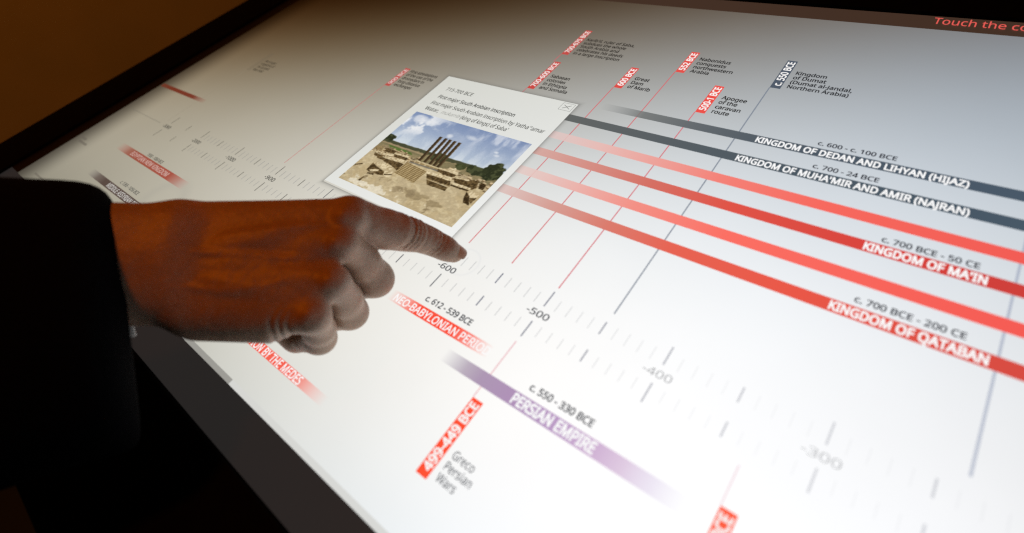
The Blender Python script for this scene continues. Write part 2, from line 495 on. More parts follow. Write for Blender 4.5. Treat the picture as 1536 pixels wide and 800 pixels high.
# soft grey drop shadow the interface draws behind the card
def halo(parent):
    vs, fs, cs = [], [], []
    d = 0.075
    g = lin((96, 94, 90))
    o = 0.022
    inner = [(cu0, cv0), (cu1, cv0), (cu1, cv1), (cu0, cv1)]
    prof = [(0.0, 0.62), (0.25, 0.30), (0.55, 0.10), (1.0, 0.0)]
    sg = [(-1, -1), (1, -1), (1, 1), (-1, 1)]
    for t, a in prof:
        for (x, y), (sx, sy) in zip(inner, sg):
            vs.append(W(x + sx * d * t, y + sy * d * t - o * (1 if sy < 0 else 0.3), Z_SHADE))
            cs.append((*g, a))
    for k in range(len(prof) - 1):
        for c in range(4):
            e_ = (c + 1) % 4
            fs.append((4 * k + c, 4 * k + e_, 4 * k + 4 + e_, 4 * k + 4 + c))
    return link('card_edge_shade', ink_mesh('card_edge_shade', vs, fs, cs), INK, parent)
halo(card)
GR = (56, 58, 52)
text_ink('card_text', card, '715-700 BCE', -3.055, 1.586, 0.452, 0.064, GR, 0.008, Z_CARDTEXT)
text_ink('card_text', card, 'First major South Arabian inscription', -3.04, 1.416, 1.236, 0.064, (46, 48, 44), 0.014, Z_CARDTEXT)
text_ink('card_text', card, "First major South Arabian inscription by Yatha''amar", -3.04, 1.280, 1.748, 0.064, GR, 0.008, Z_CARDTEXT)
_, kk = text_ink('card_text', card, 'Watar,', -3.04, 1.160, 0.235, 0.064, GR, 0.008, Z_CARDTEXT)
text_ink('card_text', card, 'mukarrib', -2.755, 1.160, 0.305, 0.062, (150, 150, 144), 0.0, Z_CARDTEXT, italic=0.25)
text_ink('card_text', card, "(king of kings) of Saba'", -2.43, 1.160, 0.715, 0.064, GR, 0.008, Z_CARDTEXT)
def close_button():
    vs, fs = [], []
    def stroke(a, b, w):
        a, b = Vector(a), Vector(b)
        n = (b - a).normalized()
        n = Vector((-n.y, n.x)) * w / 2
        i = len(vs)
        for q in (a - n, b - n, b + n, a + n):
            vs.append(W(q.x, q.y, Z_CARDTEXT))
        fs.append((i, i + 1, i + 2, i + 3))
    x0, x1, y0, y1 = -1.388, -1.232, 1.718, 1.846
    for a, b in (((x0, y0), (x1, y0)), ((x1, y0), (x1, y1)), ((x1, y1), (x0, y1)), ((x0, y1), (x0, y0))):
        stroke(a, b, 0.0045)
    stroke((x0 + 0.035, y0 + 0.03), (x1 - 0.035, y1 - 0.028), 0.009)
    stroke((x0 + 0.03, y1 - 0.035), (x1 - 0.03, y0 + 0.035), 0.007)
    return link('close_button', ink_mesh('close_button', vs, fs, [(*lin((58, 60, 58)), 0.8)] * len(vs)), INK, card)
close_button()

# ---- the photograph on the card: ruins with five standing pillars
def photo_pixels(nx, ny):
    rng = np.random.default_rng(7)
    X, Y = np.meshgrid((np.arange(nx) + 0.5) / nx, (np.arange(ny) + 0.5) / ny)
    img = np.zeros((ny, nx, 3))

    def fbm(sx, sy, octv, seed):
        r = np.random.default_rng(seed)
        out = np.zeros((ny, nx))
        amp, tot = 1.0, 0.0
        for o in range(octv):
            gx, gy = int(sx * 2 ** o) + 2, int(sy * 2 ** o) + 2
            g = r.random((gy + 1, gx + 1))
            fx, fy = X * (gx - 1), Y * (gy - 1)
            ix, iy = fx.astype(int), fy.astype(int)
            tx, ty = fx - ix, fy - iy
            tx, ty = tx * tx * (3 - 2 * tx), ty * ty * (3 - 2 * ty)
            out += amp * ((g[iy, ix] * (1 - tx) + g[iy, ix + 1] * tx) * (1 - ty) + (g[iy + 1, ix] * (1 - tx) + g[iy + 1, ix + 1] * tx) * ty)
            tot += amp
            amp *= 0.55
        return out / tot

    def put(mask, rgb, a=1.0):
        m = (mask * a)[..., None]
        img[:] = img * (1 - m) + np.asarray(rgb, float) * m

    def poly(pts):
        inside = np.zeros((ny, nx), bool)
        n = len(pts)
        for i in range(n):
            (xa, ya), (xb, yb) = pts[i], pts[(i + 1) % n]
            if ya == yb:
                continue
            c = ((ya > Y) != (yb > Y)) & (X < (xb - xa) * (Y - ya) / (yb - ya) + xa)
            inside ^= c
        return inside.astype(float)

    sm = lambda a, b, x: np.clip((x - a) / (b - a), 0, 1) ** 2 * (3 - 2 * np.clip((x - a) / (b - a), 0, 1))
    # sky
    t = np.clip(Y / 0.45, 0, 1)[..., None]
    img[:] = np.array([124, 142, 178]) * (1 - t) + np.array([192, 204, 216]) * t
    n1, n2 = fbm(7, 6, 5, 3), fbm(16, 5, 4, 5)
    left = sm(0.50, 0.1, X) * sm(0.36, 0.2, Y)
    put(sm(0.47, 0.62, n1 + 0.13 * left - 0.05), (232, 234, 236), 0.9 * left + 0.12)
    put(sm(0.42, 0.72, n2) * sm(0.45, 0.75, X) * sm(0.36, 0.1, Y), (206, 212, 224), 0.85)
    put(sm(0.35, 0.6, n2) * sm(0.2, 0.42, Y), (222, 228, 232), 0.6)
    for cx, cy, rx, ry in ((0.60, 0.125, 0.055, 0.032), (0.86, 0.232, 0.03, 0.02), (0.44, 0.175, 0.03, 0.03), (0.21, 0.075, 0.06, 0.05), (0.10, 0.08, 0.06, 0.05), (0.84, 0.20, 0.018, 0.014)):
        d = ((X - cx) / rx) ** 2 + ((Y - cy) / ry) ** 2 + (n1 - 0.5) * 3.0
        put(sm(1.5, 0.0, d), (230, 232, 235), 0.75)
    # far plain
    hz = 0.425 - 0.03 * X + 0.012 * (fbm(30, 2, 3, 8) - 0.5)
    land = sm(-0.004, 0.004, Y - hz)
    put(land, (126, 116, 84))
    put(land * sm(0.38, 0.6, fbm(14, 20, 4, 9)), (150, 134, 98), 0.7)
    put(land * (Y < hz + 0.035 + 0.03 * (fbm(26, 3, 3, 10) - 0.5)), (62, 66, 46), 0.85)
    put(poly([(0.08, 0.478), (0.30, 0.482), (0.33, 0.508), (0.12, 0.512)]), (86, 110, 50), 0.9)
    put(poly([(0.0, 0.462), (0.40, 0.452), (0.42, 0.470), (0.0, 0.477)]), (168, 146, 112), 0.8)
    # ground
    gtop = 0.54 + 0.02 * (fbm(9, 3, 3, 11) - 0.5)
    g = sm(-0.006, 0.006, Y - gtop)
    put(g, (190, 172, 136))
    put(g * sm(0.4, 0.65, fbm(8, 10, 5, 12)), (184, 163, 122), 0.6)
    put(g * sm(0.52, 0.7, fbm(30, 30, 3, 13)), (214, 198, 160), 0.6)
    # trees
    def tree(cx, cy, rx, ry, seed, dark=(48, 52, 34)):
        n = fbm(28, 24, 4, seed)
        d = ((X - cx) / rx) ** 2 + ((Y - cy) / ry) ** 2 + (n - 0.5) * 1.6
        m = sm(1.05, 0.8, d)
        put(m, dark)
        put(m * sm(0.5, 0.62, fbm(40, 34, 3, seed + 50)), (84, 88, 58), 0.75)
    tree(0.938, 0.392, 0.07, 0.108, 21)
    tree(0.885, 0.44, 0.05, 0.05, 22)
    tree(0.825, 0.44, 0.07, 0.055, 23, (52, 56, 36))
    tree(0.715, 0.458, 0.042, 0.036, 24, (66, 70, 42))
    tree(0.52, 0.44, 0.075, 0.055, 25, (58, 58, 38))
    tree(0.03, 0.40, 0.05, 0.045, 26)
    # masonry: blocks drawn as a dark face with a light top edge
    def block(x, y, w, h, top=0.28, dark=(104, 84, 54), light=(206, 184, 142), skew=0.0):
        put(poly([(x, y), (x + w, y + skew), (x + w, y + h + skew), (x, y + h)]), dark)
        put(poly([(x + 0.2 * h, y - top * h), (x + w - 0.1 * h, y - top * h + skew), (x + w, y + skew), (x, y)]), light)
    tones = {'l': (212, 194, 156), 'm': (160, 138, 98), 'd': (84, 66, 40), 'D': (54, 41, 24)}
    rough = fbm(90, 60, 3, 41)
    course = (Y * 62 + X * 5 + 0.4 * fbm(20, 20, 2, 43)) % 1.0
    joint = (X * 48 + np.floor(Y * 62 + X * 5) * 0.37) % 1.0

    def masonry(items):
        for k, pts in items:
            m = poly(pts)
            put(m, tones[k])
            if k in 'dD':
                put(m * (course < 0.28), (138, 114, 74), 0.42)
                put(m * (joint < 0.16), (60, 46, 28), 0.5)
            put(m * sm(0.52, 0.66, rough), (236, 220, 184) if k == 'l' else (130, 108, 72), 0.6)
            put(m * sm(0.46, 0.34, rough), (150, 128, 90) if k == 'l' else (52, 40, 24), 0.6)

    rows_l = sorted(rng.uniform(0.50, 0.61, 70))
    for y in rows_l:
        x = rng.uniform(-0.02, 0.40 - max(0.0, (y - 0.58) * 1.6))
        w, h = rng.uniform(0.008, 0.045), rng.uniform(0.007, 0.017)
        k = rng.uniform(0.85, 1.2)
        block(x, y, w, h, rng.uniform(0.5, 1.1), tuple(np.array((112, 92, 64)) * k), tuple(np.array((176, 156, 120)) * k), rng.uniform(-0.003, 0.006))
    rows_r = sorted(rng.uniform(0.50, 0.62, 70))
    for y in rows_r:
        x = rng.uniform(0.64 + max(0.0, (y - 0.6) * 2.0), 1.0)
        w, h = rng.uniform(0.010, 0.05), rng.uniform(0.007, 0.018)
        k = rng.uniform(0.85, 1.2)
        block(x, y, w, h, rng.uniform(0.5, 1.1), tuple(np.array((114, 94, 66)) * k), tuple(np.array((192, 172, 136)) * k), rng.uniform(-0.003, 0.006))
    masonry([('d', [(0.161, 0.637), (0.336, 0.623), (0.337, 0.71), (0.292, 0.695), (0.176, 0.67)]),
             ('l', [(0.171, 0.606), (0.341, 0.58), (0.336, 0.623), (0.161, 0.637)]),
             ('d', [(0.122, 0.725), (0.125, 0.813), (0.165, 0.826), (0.246, 0.82), (0.285, 0.806), (0.265, 0.767), (0.168, 0.743)]),
             ('l', [(0.121, 0.717), (0.226, 0.676), (0.299, 0.695), (0.285, 0.736), (0.167, 0.744)]),
             ('l', [(0.264, 0.759), (0.324, 0.736), (0.345, 0.784), (0.308, 0.828), (0.277, 0.799)]),
             ('D', [(0.282, 0.788), (0.338, 0.764), (0.342, 0.773), (0.288, 0.801)]),
             ('d', [(0.161, 0.884), (0.174, 0.889), (0.172, 0.958), (0.15, 0.952)]),
             ('d', [(0.092, 0.521), (0.19, 0.52), (0.195, 0.563), (0.11, 0.566)]),
             ('l', [(0.204, 0.538), (0.314, 0.529), (0.325, 0.559), (0.22, 0.567)]),
             ('d', [(0.197, 0.559), (0.319, 0.551), (0.328, 0.584), (0.213, 0.587)]),
             ('m', [(-0.013, 0.532), (0.07, 0.524), (0.085, 0.571), (0.002, 0.58)]),
             ('l', [(-0.0, 0.599), (0.114, 0.578), (0.12, 0.592), (0.006, 0.613)]),
             ('d', [(0.048, 0.613), (0.134, 0.618), (0.145, 0.646), (0.064, 0.647)]),
             ('l', [(0.102, 0.593), (0.202, 0.573), (0.205, 0.591), (0.108, 0.607)]),
             ('d', [(0.093, 0.64), (0.169, 0.633), (0.171, 0.664), (0.103, 0.66)]),
             ('d', [(0.0, 0.808), (0.05, 0.767), (0.06, 0.775), (0.011, 0.816)]),
             ('l', [(0.145, 0.802), (0.212, 0.764), (0.221, 0.783), (0.171, 0.819)]),
             ('D', [(0.16, 0.834), (0.208, 0.822), (0.218, 0.841), (0.161, 0.849)])])
    # stairs
    st = poly([(0.345, 0.59), (0.538, 0.612), (0.53, 0.768), (0.335, 0.742)])
    rows = ((Y - 0.59 - 0.1 * (X - 0.345)) / 0.0165) % 1.0
    put(st, (120, 98, 62))
    put(st * (rows < 0.45), (204, 182, 136), 0.95)
    put(st * (((X * 44 + Y * 6) % 1.0) < 0.28), (128, 104, 66), 0.45)
    # stepped walls and the buildings to the right of the stairs
    masonry([('l', [(0.568, 0.539), (0.668, 0.515), (0.692, 0.481), (0.748, 0.533), (0.74, 0.546)]),
             ('d', [(0.57, 0.549), (0.74, 0.546), (0.725, 0.586), (0.596, 0.579)]),
             ('l', [(0.531, 0.609), (0.728, 0.582), (0.744, 0.622), (0.547, 0.633)]),
             ('d', [(0.549, 0.635), (0.739, 0.622), (0.767, 0.664), (0.582, 0.681)]),
             ('m', [(0.578, 0.675), (0.766, 0.666), (0.768, 0.674), (0.583, 0.683)]),
             ('d', [(0.586, 0.687), (0.761, 0.687), (0.766, 0.73), (0.618, 0.732)]),
             ('d', [(0.742, 0.581), (0.84, 0.564), (0.862, 0.536), (0.904, 0.527), (0.925, 0.591), (0.912, 0.631), (0.77, 0.623)]),
             ('l', [(0.75, 0.561), (0.845, 0.548), (0.842, 0.563), (0.736, 0.58)]),
             ('l', [(0.75, 0.624), (0.898, 0.614), (0.899, 0.641), (0.76, 0.646)]),
             ('D', [(0.762, 0.648), (0.899, 0.641), (0.891, 0.659), (0.766, 0.663)]),
             ('l', [(0.921, 0.638), (0.977, 0.649), (0.98, 0.68), (0.95, 0.706), (0.914, 0.672)]),
             ('D', [(0.891, 0.659), (0.932, 0.691), (0.979, 0.771), (0.93, 0.765), (0.91, 0.726)]),
             ('D', [(0.922, 0.532), (0.966, 0.536), (0.974, 0.595), (0.938, 0.598)]),
             ('d', [(0.944, 0.705), (0.982, 0.683), (0.977, 0.75), (0.958, 0.734)])])
    # shade and rubble on the sand
    n3 = fbm(16, 16, 5, 31)
    low = sm(0.78, 0.86, Y)
    put(low * sm(0.46, 0.56, n3 + 0.35 * sm(1.6, 0.0, ((X - 0.66) / 0.22) ** 2 + ((Y - 0.87) / 0.05) ** 2) - 0.22), (150, 132, 98), 0.8)
    put(low * sm(0.5, 0.56, n3 + 0.3 * sm(1.4, 0.0, ((X - 0.50) / 0.12) ** 2 + ((Y - 0.88) / 0.06) ** 2) - 0.22), (142, 124, 94), 0.6)
    wb = sm(0.5, 0.6, fbm(22, 22, 4, 32) + 0.3 * sm(1.2, 0.2, ((X - 0.27) / 0.2) ** 2 + ((Y - 0.97) / 0.05) ** 2) - 0.2)
    put(wb * sm(0.86, 0.93, Y), (228, 218, 194), 0.9)
    # five pillars and their lit edges
    for i, (xt, xb) in enumerate(((0.387, 0.415), (0.433, 0.46), (0.471, 0.508), (0.511, 0.543), (0.553, 0.577))):
        w = 0.0125
        put(poly([(xt - w, 0.211), (xt + w, 0.211), (xb + w, 0.542), (xb - w, 0.545)]), (64, 50, 33))
        put(poly([(xt + w * 0.3, 0.211), (xt + w, 0.211), (xb + w, 0.542), (xb + w * 0.3, 0.542)]), (104, 84, 58), 0.8)
        block(xb - 0.018, 0.55, 0.032, 0.022, 0.5, (150, 128, 90), (206, 188, 148))
    put(poly([(0.36, 0.575), (0.60, 0.562), (0.60, 0.578), (0.36, 0.59)]), (108, 104, 96), 0.8)
    grain = 1 + 0.16 * (fbm(60, 60, 3, 77) - 0.5) * (Y > 0.45)
    img *= grain[..., None]
    pad = np.pad(img, ((1, 1), (1, 1), (0, 0)), mode='edge')
    img = 0.4 * img + 0.15 * (pad[:-2, 1:-1] + pad[2:, 1:-1] + pad[1:-1, :-2] + pad[1:-1, 2:])
    img += rng.normal(0, 3, img.shape[:2])[..., None]
    return np.clip(img, 0, 255)

def card_photo(parent):
    nx, ny = 320, 240
    u0, u1, v0, v1 = -3.10, -1.297, -0.250, 1.083
    px = photo_pixels(nx, ny) / 255
    px = np.where(px > 0.04045, ((px + 0.055) / 1.055) ** 2.4, px / 12.92)
    xs = np.linspace(u0, u1, nx) * S
    ys = np.linspace(v1, v0, ny) * S
    Xg, Yg = np.meshgrid(xs, ys)
    vs = np.stack([Xg.ravel(), Yg.ravel(), np.full(nx * ny, TZ + Z_CARDTEXT)], 1)
    idx = np.arange(nx * ny).reshape(ny, nx)
    fs = np.stack([idx[1:, :-1].ravel(), idx[1:, 1:].ravel(), idx[:-1, 1:].ravel(), idx[:-1, :-1].ravel()], 1)
    cs = np.concatenate([px.reshape(-1, 3), np.ones((nx * ny, 1))], 1)
    return link('card_photo', ink_mesh('card_photo', vs.tolist(), fs.tolist(), cs), INK, parent)
card_photo(card)

# printed line on the far glass border, glowing red
text_ink('border_lettering', table, 'Touch the content', 1.562, 4.277, 1.06, 0.125, (226, 92, 84), 0.004, 0.0004)

# ------------------------------------------------------------------ the visitor
HAND = {'grooves': [([1.502, 0.1046, 0.4659], [0.1241, -0.0056, -0.1406], 0.012, 0.012, [-0.0641, -0.6563, 1.2518], 0.145),
             ([1.5276, 0.0996, 0.4438], [0.1254, -0.0065, -0.1413], 0.012, 0.022, [-0.0641, -0.6563, 1.2518], 0.145),
             ([1.557, 0.0945, 0.4152], [0.1268, -0.0074, -0.1419], 0.011, 0.018, [-0.0641, -0.6563, 1.2518], 0.145),
             ([1.5826, 0.093, 0.3895], [0.1283, -0.0083, -0.1426], 0.01, 0.012, [-0.0641, -0.6563, 1.2518], 0.145),
             ([1.6159, 0.0914, 0.351], [0.1301, -0.0096, -0.1436], 0.01, 0.007, [-0.0641, -0.6563, 1.2518], 0.145),
             ([1.7067, 0.0732, 0.2431], [0.0877, -0.0554, -0.1207], 0.009, 0.01, [-0.0641, -0.6563, 1.2518], 0.11),
             ([1.7279, 0.0654, 0.2209], [0.0883, -0.0559, -0.1212], 0.009, 0.014, [-0.0641, -0.6563, 1.2518], 0.11),
             ([1.7482, 0.0549, 0.1974], [0.0889, -0.0566, -0.1216], 0.009, 0.008, [-0.0641, -0.6563, 1.2518], 0.11),
             ([0.5835, -0.595, 0.6748], [0.0735, -0.0226, -0.04], 0.012, 0.014, [-0.6485, -1.6719, -0.1846], 0.16),
             ([0.6268, -0.6124, 0.65], [0.074, -0.0229, -0.0403], 0.012, 0.014, [-0.6485, -1.6719, -0.1846], 0.16),
             ([0.5423, -0.5745, 0.7025], [0.0729, -0.0224, -0.0399], 0.012, 0.014, [-0.6485, -1.6719, -0.1846], 0.16)],
 'hi': [2.12, 0.527, 1.8],
 'index': [([1.2233, 0.0857, 0.8048], 0.165), ([1.2856, 0.0875, 0.6786], 0.165), ([1.3947, 0.0963, 0.5626], 0.158), ([1.5044, 0.0932, 0.4629], 0.147),
           ([1.5722, 0.0872, 0.3968], 0.13), ([1.6538, 0.0835, 0.2942], 0.114), ([1.7194, 0.0593, 0.2188], 0.107), ([1.7765, 0.0268, 0.1554], 0.097),
           ([1.8201, 0.0142, 0.088], 0.083)],
 'lo': [-0.606, -0.929, 0.0],
 'middle': [([1.1214, -0.1534, 0.7869], 0.12), ([1.1378, -0.0992, 0.5164], 0.14), ([1.1425, -0.0877, 0.2741], 0.152),
            ([0.8542, 0.0629, 0.1548], 0.125), ([0.68, 0.1134, 0.2772], 0.11)],
 'nail': ([1.8861, -0.0102, 0.1425], [0.5396, -0.2989, -0.7871], [0.7415, -0.274, 0.6124], 0.18, 0.092, 0.086),
 'palm': [([0.1627, 0.2009, 1.1475], [1.1816, 0.0688, 0.8131], 0.2, 0.165), ([0.1324, 0.0029, 1.0785], [1.0862, -0.163, 0.8021], 0.2, 0.13),
          ([0.101, -0.1785, 0.9972], [0.9683, -0.4433, 0.7469], 0.2, 0.122), ([0.0933, -0.3253, 0.8818], [0.7666, -0.6107, 0.69], 0.19, 0.125),
          ([0.0935, 0.1437, 1.1981], [-0.5077, 0.1821, 1.4996], 0.215, 0.225), ([0.0008, -0.0614, 1.1175], [-0.5557, 0.0043, 1.3935], 0.23, 0.24),
          ([-0.0388, -0.201, 0.9923], [-0.6066, -0.1311, 1.2976], 0.212, 0.232), ([0.0755, 0.0881, 0.9086], [0.7555, -0.045, 0.5444], 0.22, 0.16),
          ([0.092, -0.2937, 0.8161], [0.4662, -0.4439, 0.6637], 0.185, 0.18), ([0.501, -0.0817, 0.4907], [0.8742, -0.1069, 0.4074], 0.15, 0.12),
          ([0.34, 0.2165, 1.0033], [0.9775, 0.1763, 0.7166], 0.16, 0.13)],
 'pinky': [([0.8071, -0.6291, 0.6774], 0.103), ([0.7149, -0.5368, 0.4575], 0.113), ([0.6288, -0.4609, 0.2769], 0.122),
           ([0.3943, -0.2796, 0.1758], 0.105), ([0.3262, -0.2334, 0.3434], 0.095)],
 'ridges': [([[1.2027, -0.0364, 0.9226], [1.2575, -0.0344, 0.8624]], 0.06, 0.07, 0.07),
            ([[1.0968, -0.2306, 0.8771], [1.1347, -0.2243, 0.8193]], 0.055, 0.06, 0.05),
            ([[0.985, -0.5076, 0.8185], [1.0096, -0.5061, 0.7621]], 0.05, 0.055, 0.05),
            ([[0.7946, -0.6745, 0.7564], [0.819, -0.6743, 0.7054]], 0.045, 0.05, 0.05),
            ([[1.1432, -0.2337, 0.8383], [1.1329, -0.1967, 0.6703]], 0.05, 0.05, 0.05),
            ([[1.0128, -0.5165, 0.7799], [0.9704, -0.4565, 0.6158]], 0.045, 0.045, 0.05)],
 'ring': [([0.9957, -0.4468, 0.7329], 0.112), ([0.9414, -0.3696, 0.4764], 0.127), ([0.8884, -0.3123, 0.2559], 0.137),
          ([0.6056, -0.1349, 0.1206], 0.12), ([0.491, -0.0946, 0.2791], 0.105)],
 'tendons': [([[0.2318, -0.1332, 1.1942], [0.3985, -0.18, 1.1277], [0.6174, -0.2286, 1.0241], [0.7534, -0.2781, 0.9127], [0.8885, -0.2735, 0.8617],
               [1.0052, -0.2538, 0.8224]],
              0.028, 0.024, 0.013, 0.018),
             ([[0.7325, -0.2659, 0.9348], [0.802, -0.3281, 0.8466], [0.8841, -0.3998, 0.7511]], 0.024, 0.02, 0.01, 0.018),
             ([[0.4321, -0.0707, 1.186], [0.6551, -0.0706, 1.0854], [0.8457, -0.077, 0.9897], [1.0632, -0.105, 0.8774]], 0.026, 0.022, 0.011, 0.02),
             ([[0.1243, -0.2769, 1.0597], [0.3038, -0.3447, 0.9759], [0.438, -0.4113, 0.8893], [0.6269, -0.4484, 0.8065]], 0.022, 0.02, 0.007, 0.02),
             ([[0.3333, -0.1195, 1.175], [0.6593, -0.093, 1.0131], [1.08, -0.0252, 0.8953]], 0.07, 0.08, 0.014, 0.05),
             ([[0.2979, -0.2161, 1.1142], [0.6205, -0.2512, 0.9515], [1.0124, -0.21, 0.8479]], 0.07, 0.08, 0.014, 0.05),
             ([[0.2578, -0.3034, 1.0479], [0.5714, -0.3819, 0.8731], [0.8886, -0.4234, 0.7442]], 0.06, 0.07, 0.013, 0.05)],
 'thumb': [([0.2225, 0.2275, 0.9097], 0.19), ([0.5502, 0.2075, 0.6543], 0.16), ([0.8396, 0.1922, 0.4527], 0.135), ([1.0626, 0.1246, 0.253], 0.11)],
 'wrist': [0.0, 0.0, 1.0514]}
TH = 0.99619
OX, OY = -1.95905, -2.06368

def sdf_hand(h=0.0135):
    lo = np.array(HAND['lo'])
    hi = np.array(HAND['hi'])
    n = np.ceil((hi - lo) / h).astype(int)
    gx, gy, gz = [lo[i] + h * np.arange(n[i], dtype=np.float32) for i in range(3)]
    X, Y, Z = np.meshgrid(gx.astype(np.float32), gy.astype(np.float32), gz.astype(np.float32), indexing='ij')

    def cone(a, b, ra, rb):
        a, b = np.array(a, np.float32), np.array(b, np.float32)
        ba = b - a
        l2 = float(ba @ ba) + 1e-9
        px, py, pz = X - a[0], Y - a[1], Z - a[2]
        t = np.clip((px * ba[0] + py * ba[1] + pz * ba[2]) / l2, 0, 1)
        d = np.sqrt((px - t * ba[0]) ** 2 + (py - t * ba[1]) ** 2 + (pz - t * ba[2]) ** 2)
        return d - (ra + (rb - ra) * t)

    def chain(pts, k):
        d = None
        for (a, ra), (b, rb) in zip(pts[:-1], pts[1:]):
            c = cone(a, b, ra, rb)
            d = c if d is None else smin(d, c, k)
        return d

    def smin(a, b, k):
        q = np.clip(0.5 + 0.5 * (b - a) / k, 0, 1)
        return b + (a - b) * q - k * q * (1 - q)

    def groove(d, c, axis, width, depth, side, r):
        """skin crease: a shallow ring cut across `axis` at point c, on the side facing `side`"""
        axis = np.array(axis, np.float32)
        axis /= np.linalg.norm(axis)
        side = np.array(side, np.float32)
        side -= axis * (side @ axis)
        side /= np.linalg.norm(side)
        px, py, pz = X - c[0], Y - c[1], Z - c[2]
        s = px * axis[0] + py * axis[1] + pz * axis[2]
        q = px * side[0] + py * side[1] + pz * side[2]
        rr = np.sqrt(np.maximum(px * px + py * py + pz * pz - s * s, 1e-9))
        s2 = s + 0.10 * (rr - r) + 0.02 * np.sin(q * 28.0)
        m = np.clip((q / rr + 0.25) / 0.6, 0, 1) * np.exp(-np.maximum(rr - r * 1.25, 0) ** 2 / (0.3 * r) ** 2)
        return d + depth * m * np.exp(-(s2 / width) ** 2)

    palm = None
    for a, b, ra, rb in HAND['palm']:
        c = cone(a, b, ra, rb)
        palm = c if palm is None else smin(palm, c, 0.14)
    fingers = None
    for name in ('index', 'middle', 'ring', 'pinky'):
        c = chain(HAND[name], 0.05)
        fingers = c if fingers is None else smin(fingers, c, 0.012)
    d = smin(palm, fingers, 0.045)
    d = smin(d, chain(HAND['thumb'], 0.06), 0.05)
    def probe(p):
        i = [min(max(int((p[q] - lo[q]) / h), 1), d.shape[q] - 2) for q in range(3)]
        g = np.array([d[i[0] + 1, i[1], i[2]] - d[i[0] - 1, i[1], i[2]], d[i[0], i[1] + 1, i[2]] - d[i[0], i[1] - 1, i[2]], d[i[0], i[1], i[2] + 1] - d[i[0], i[1], i[2] - 1]]) / (2 * h)
        base_p = lo + h * np.array(i)
        return float(d[i[0], i[1], i[2]] + g @ (np.array(p) - base_p)), g

    def on_skin(pts, sink):
        fine = []
        for a, b in zip(pts[:-1], pts[1:]):
            for q in range(5):
                fine.append(np.array(a) + (np.array(b) - np.array(a)) * q / 5)
        fine.append(np.array(pts[-1]))
        out = []
        for p in fine:
            for it in range(8):
                v_, g = probe(p)
                p = p - (v_ + sink) * g / max(float(g @ g), 0.05)
            out.append(p)
        return out

    for pts, r0, r1, rise, k in HAND['tendons']:
        line = on_skin(pts, 0.5 * (r0 + r1) - rise)
        n_ = len(line)
        d = smin(d, chain([(p_, (r0 + (r1 - r0) * i / (n_ - 1)) * min(1.0, 0.55 + 2.2 * min(i, n_ - 1 - i) / n_)) for i, p_ in enumerate(line)], 0.02), k)
    for pts, r0, r1, k in HAND['ridges']:
        d = smin(d, chain([(p_, r0 + (r1 - r0) * i / (len(pts) - 1)) for i, p_ in enumerate(pts)], 0.03), k)
    for c, ax, w, dp, sd, r in HAND['grooves']:
        d = groove(d, c, ax, w, dp, sd, r)
    return d, lo, h

def surface_nets(d, lo, h):
    inside = d < 0
    nx, ny, nz = d.shape
    cnt = np.zeros((nx - 1, ny - 1, nz - 1), np.int32)
    acc = np.zeros((nx - 1, ny - 1, nz - 1, 3), np.float32)
    corner = [(i, j, k) for i in (0, 1) for j in (0, 1) for k in (0, 1)]
    sl = lambda c: d[c[0]:nx - 1 + c[0], c[1]:ny - 1 + c[1], c[2]:nz - 1 + c[2]]
    for ax in range(3):
        for c in corner:
            if c[ax]:
                continue
            c2 = list(c)
            c2[ax] = 1
            a, b = sl(c), sl(c2)
            cross = (a < 0) != (b < 0)
            t = np.where(cross, a / np.where(cross, a - b, 1), 0)
            cnt += cross
            for q in range(3):
                acc[..., q] += np.where(cross, (t if q == ax else c[q]), 0)
    active = cnt > 0
    ids = -np.ones(cnt.shape, np.int64)
    ids[active] = np.arange(active.sum())
    I = np.argwhere(active)
    pos = lo + h * (I + acc[active] / cnt[active][:, None])
    faces = []
    for ax in range(3):
        a = np.take(inside, range(0, inside.shape[ax] - 1), axis=ax)
        b = np.take(inside, range(1, inside.shape[ax]), axis=ax)
        for flip, m in ((False, a & ~b), (True, ~a & b)):
            E = np.argwhere(m)
            o1, o2 = [q for q in range(3) if q != ax]
            ok = (E[:, o1] > 0) & (E[:, o2] > 0) & (E[:, o1] < d.shape[o1] - 1) & (E[:, o2] < d.shape[o2] - 1)
            E = E[ok]
            def at(da, db):
                F = E.copy()
                F[:, o1] += da
                F[:, o2] += db
                return ids[F[:, 0], F[:, 1], F[:, 2]]
            q = np.stack([at(-1, -1), at(0, -1), at(0, 0), at(-1, 0)], 1)
            if flip != (ax == 1):
                q = q[:, ::-1]
            faces.append(q)
    return pos, np.concatenate(faces)

def hand_to_world(P):
    """hand frame (display units, x along the arm) -> world"""
    P = np.asarray(P, float)
    c, s = math.cos(TH), math.sin(TH)
    return np.stack([(OX + P[:, 0] * c - P[:, 1] * s) * S, (OY + P[:, 0] * s + P[:, 1] * c) * S, P[:, 2] * S + TZ], 1)

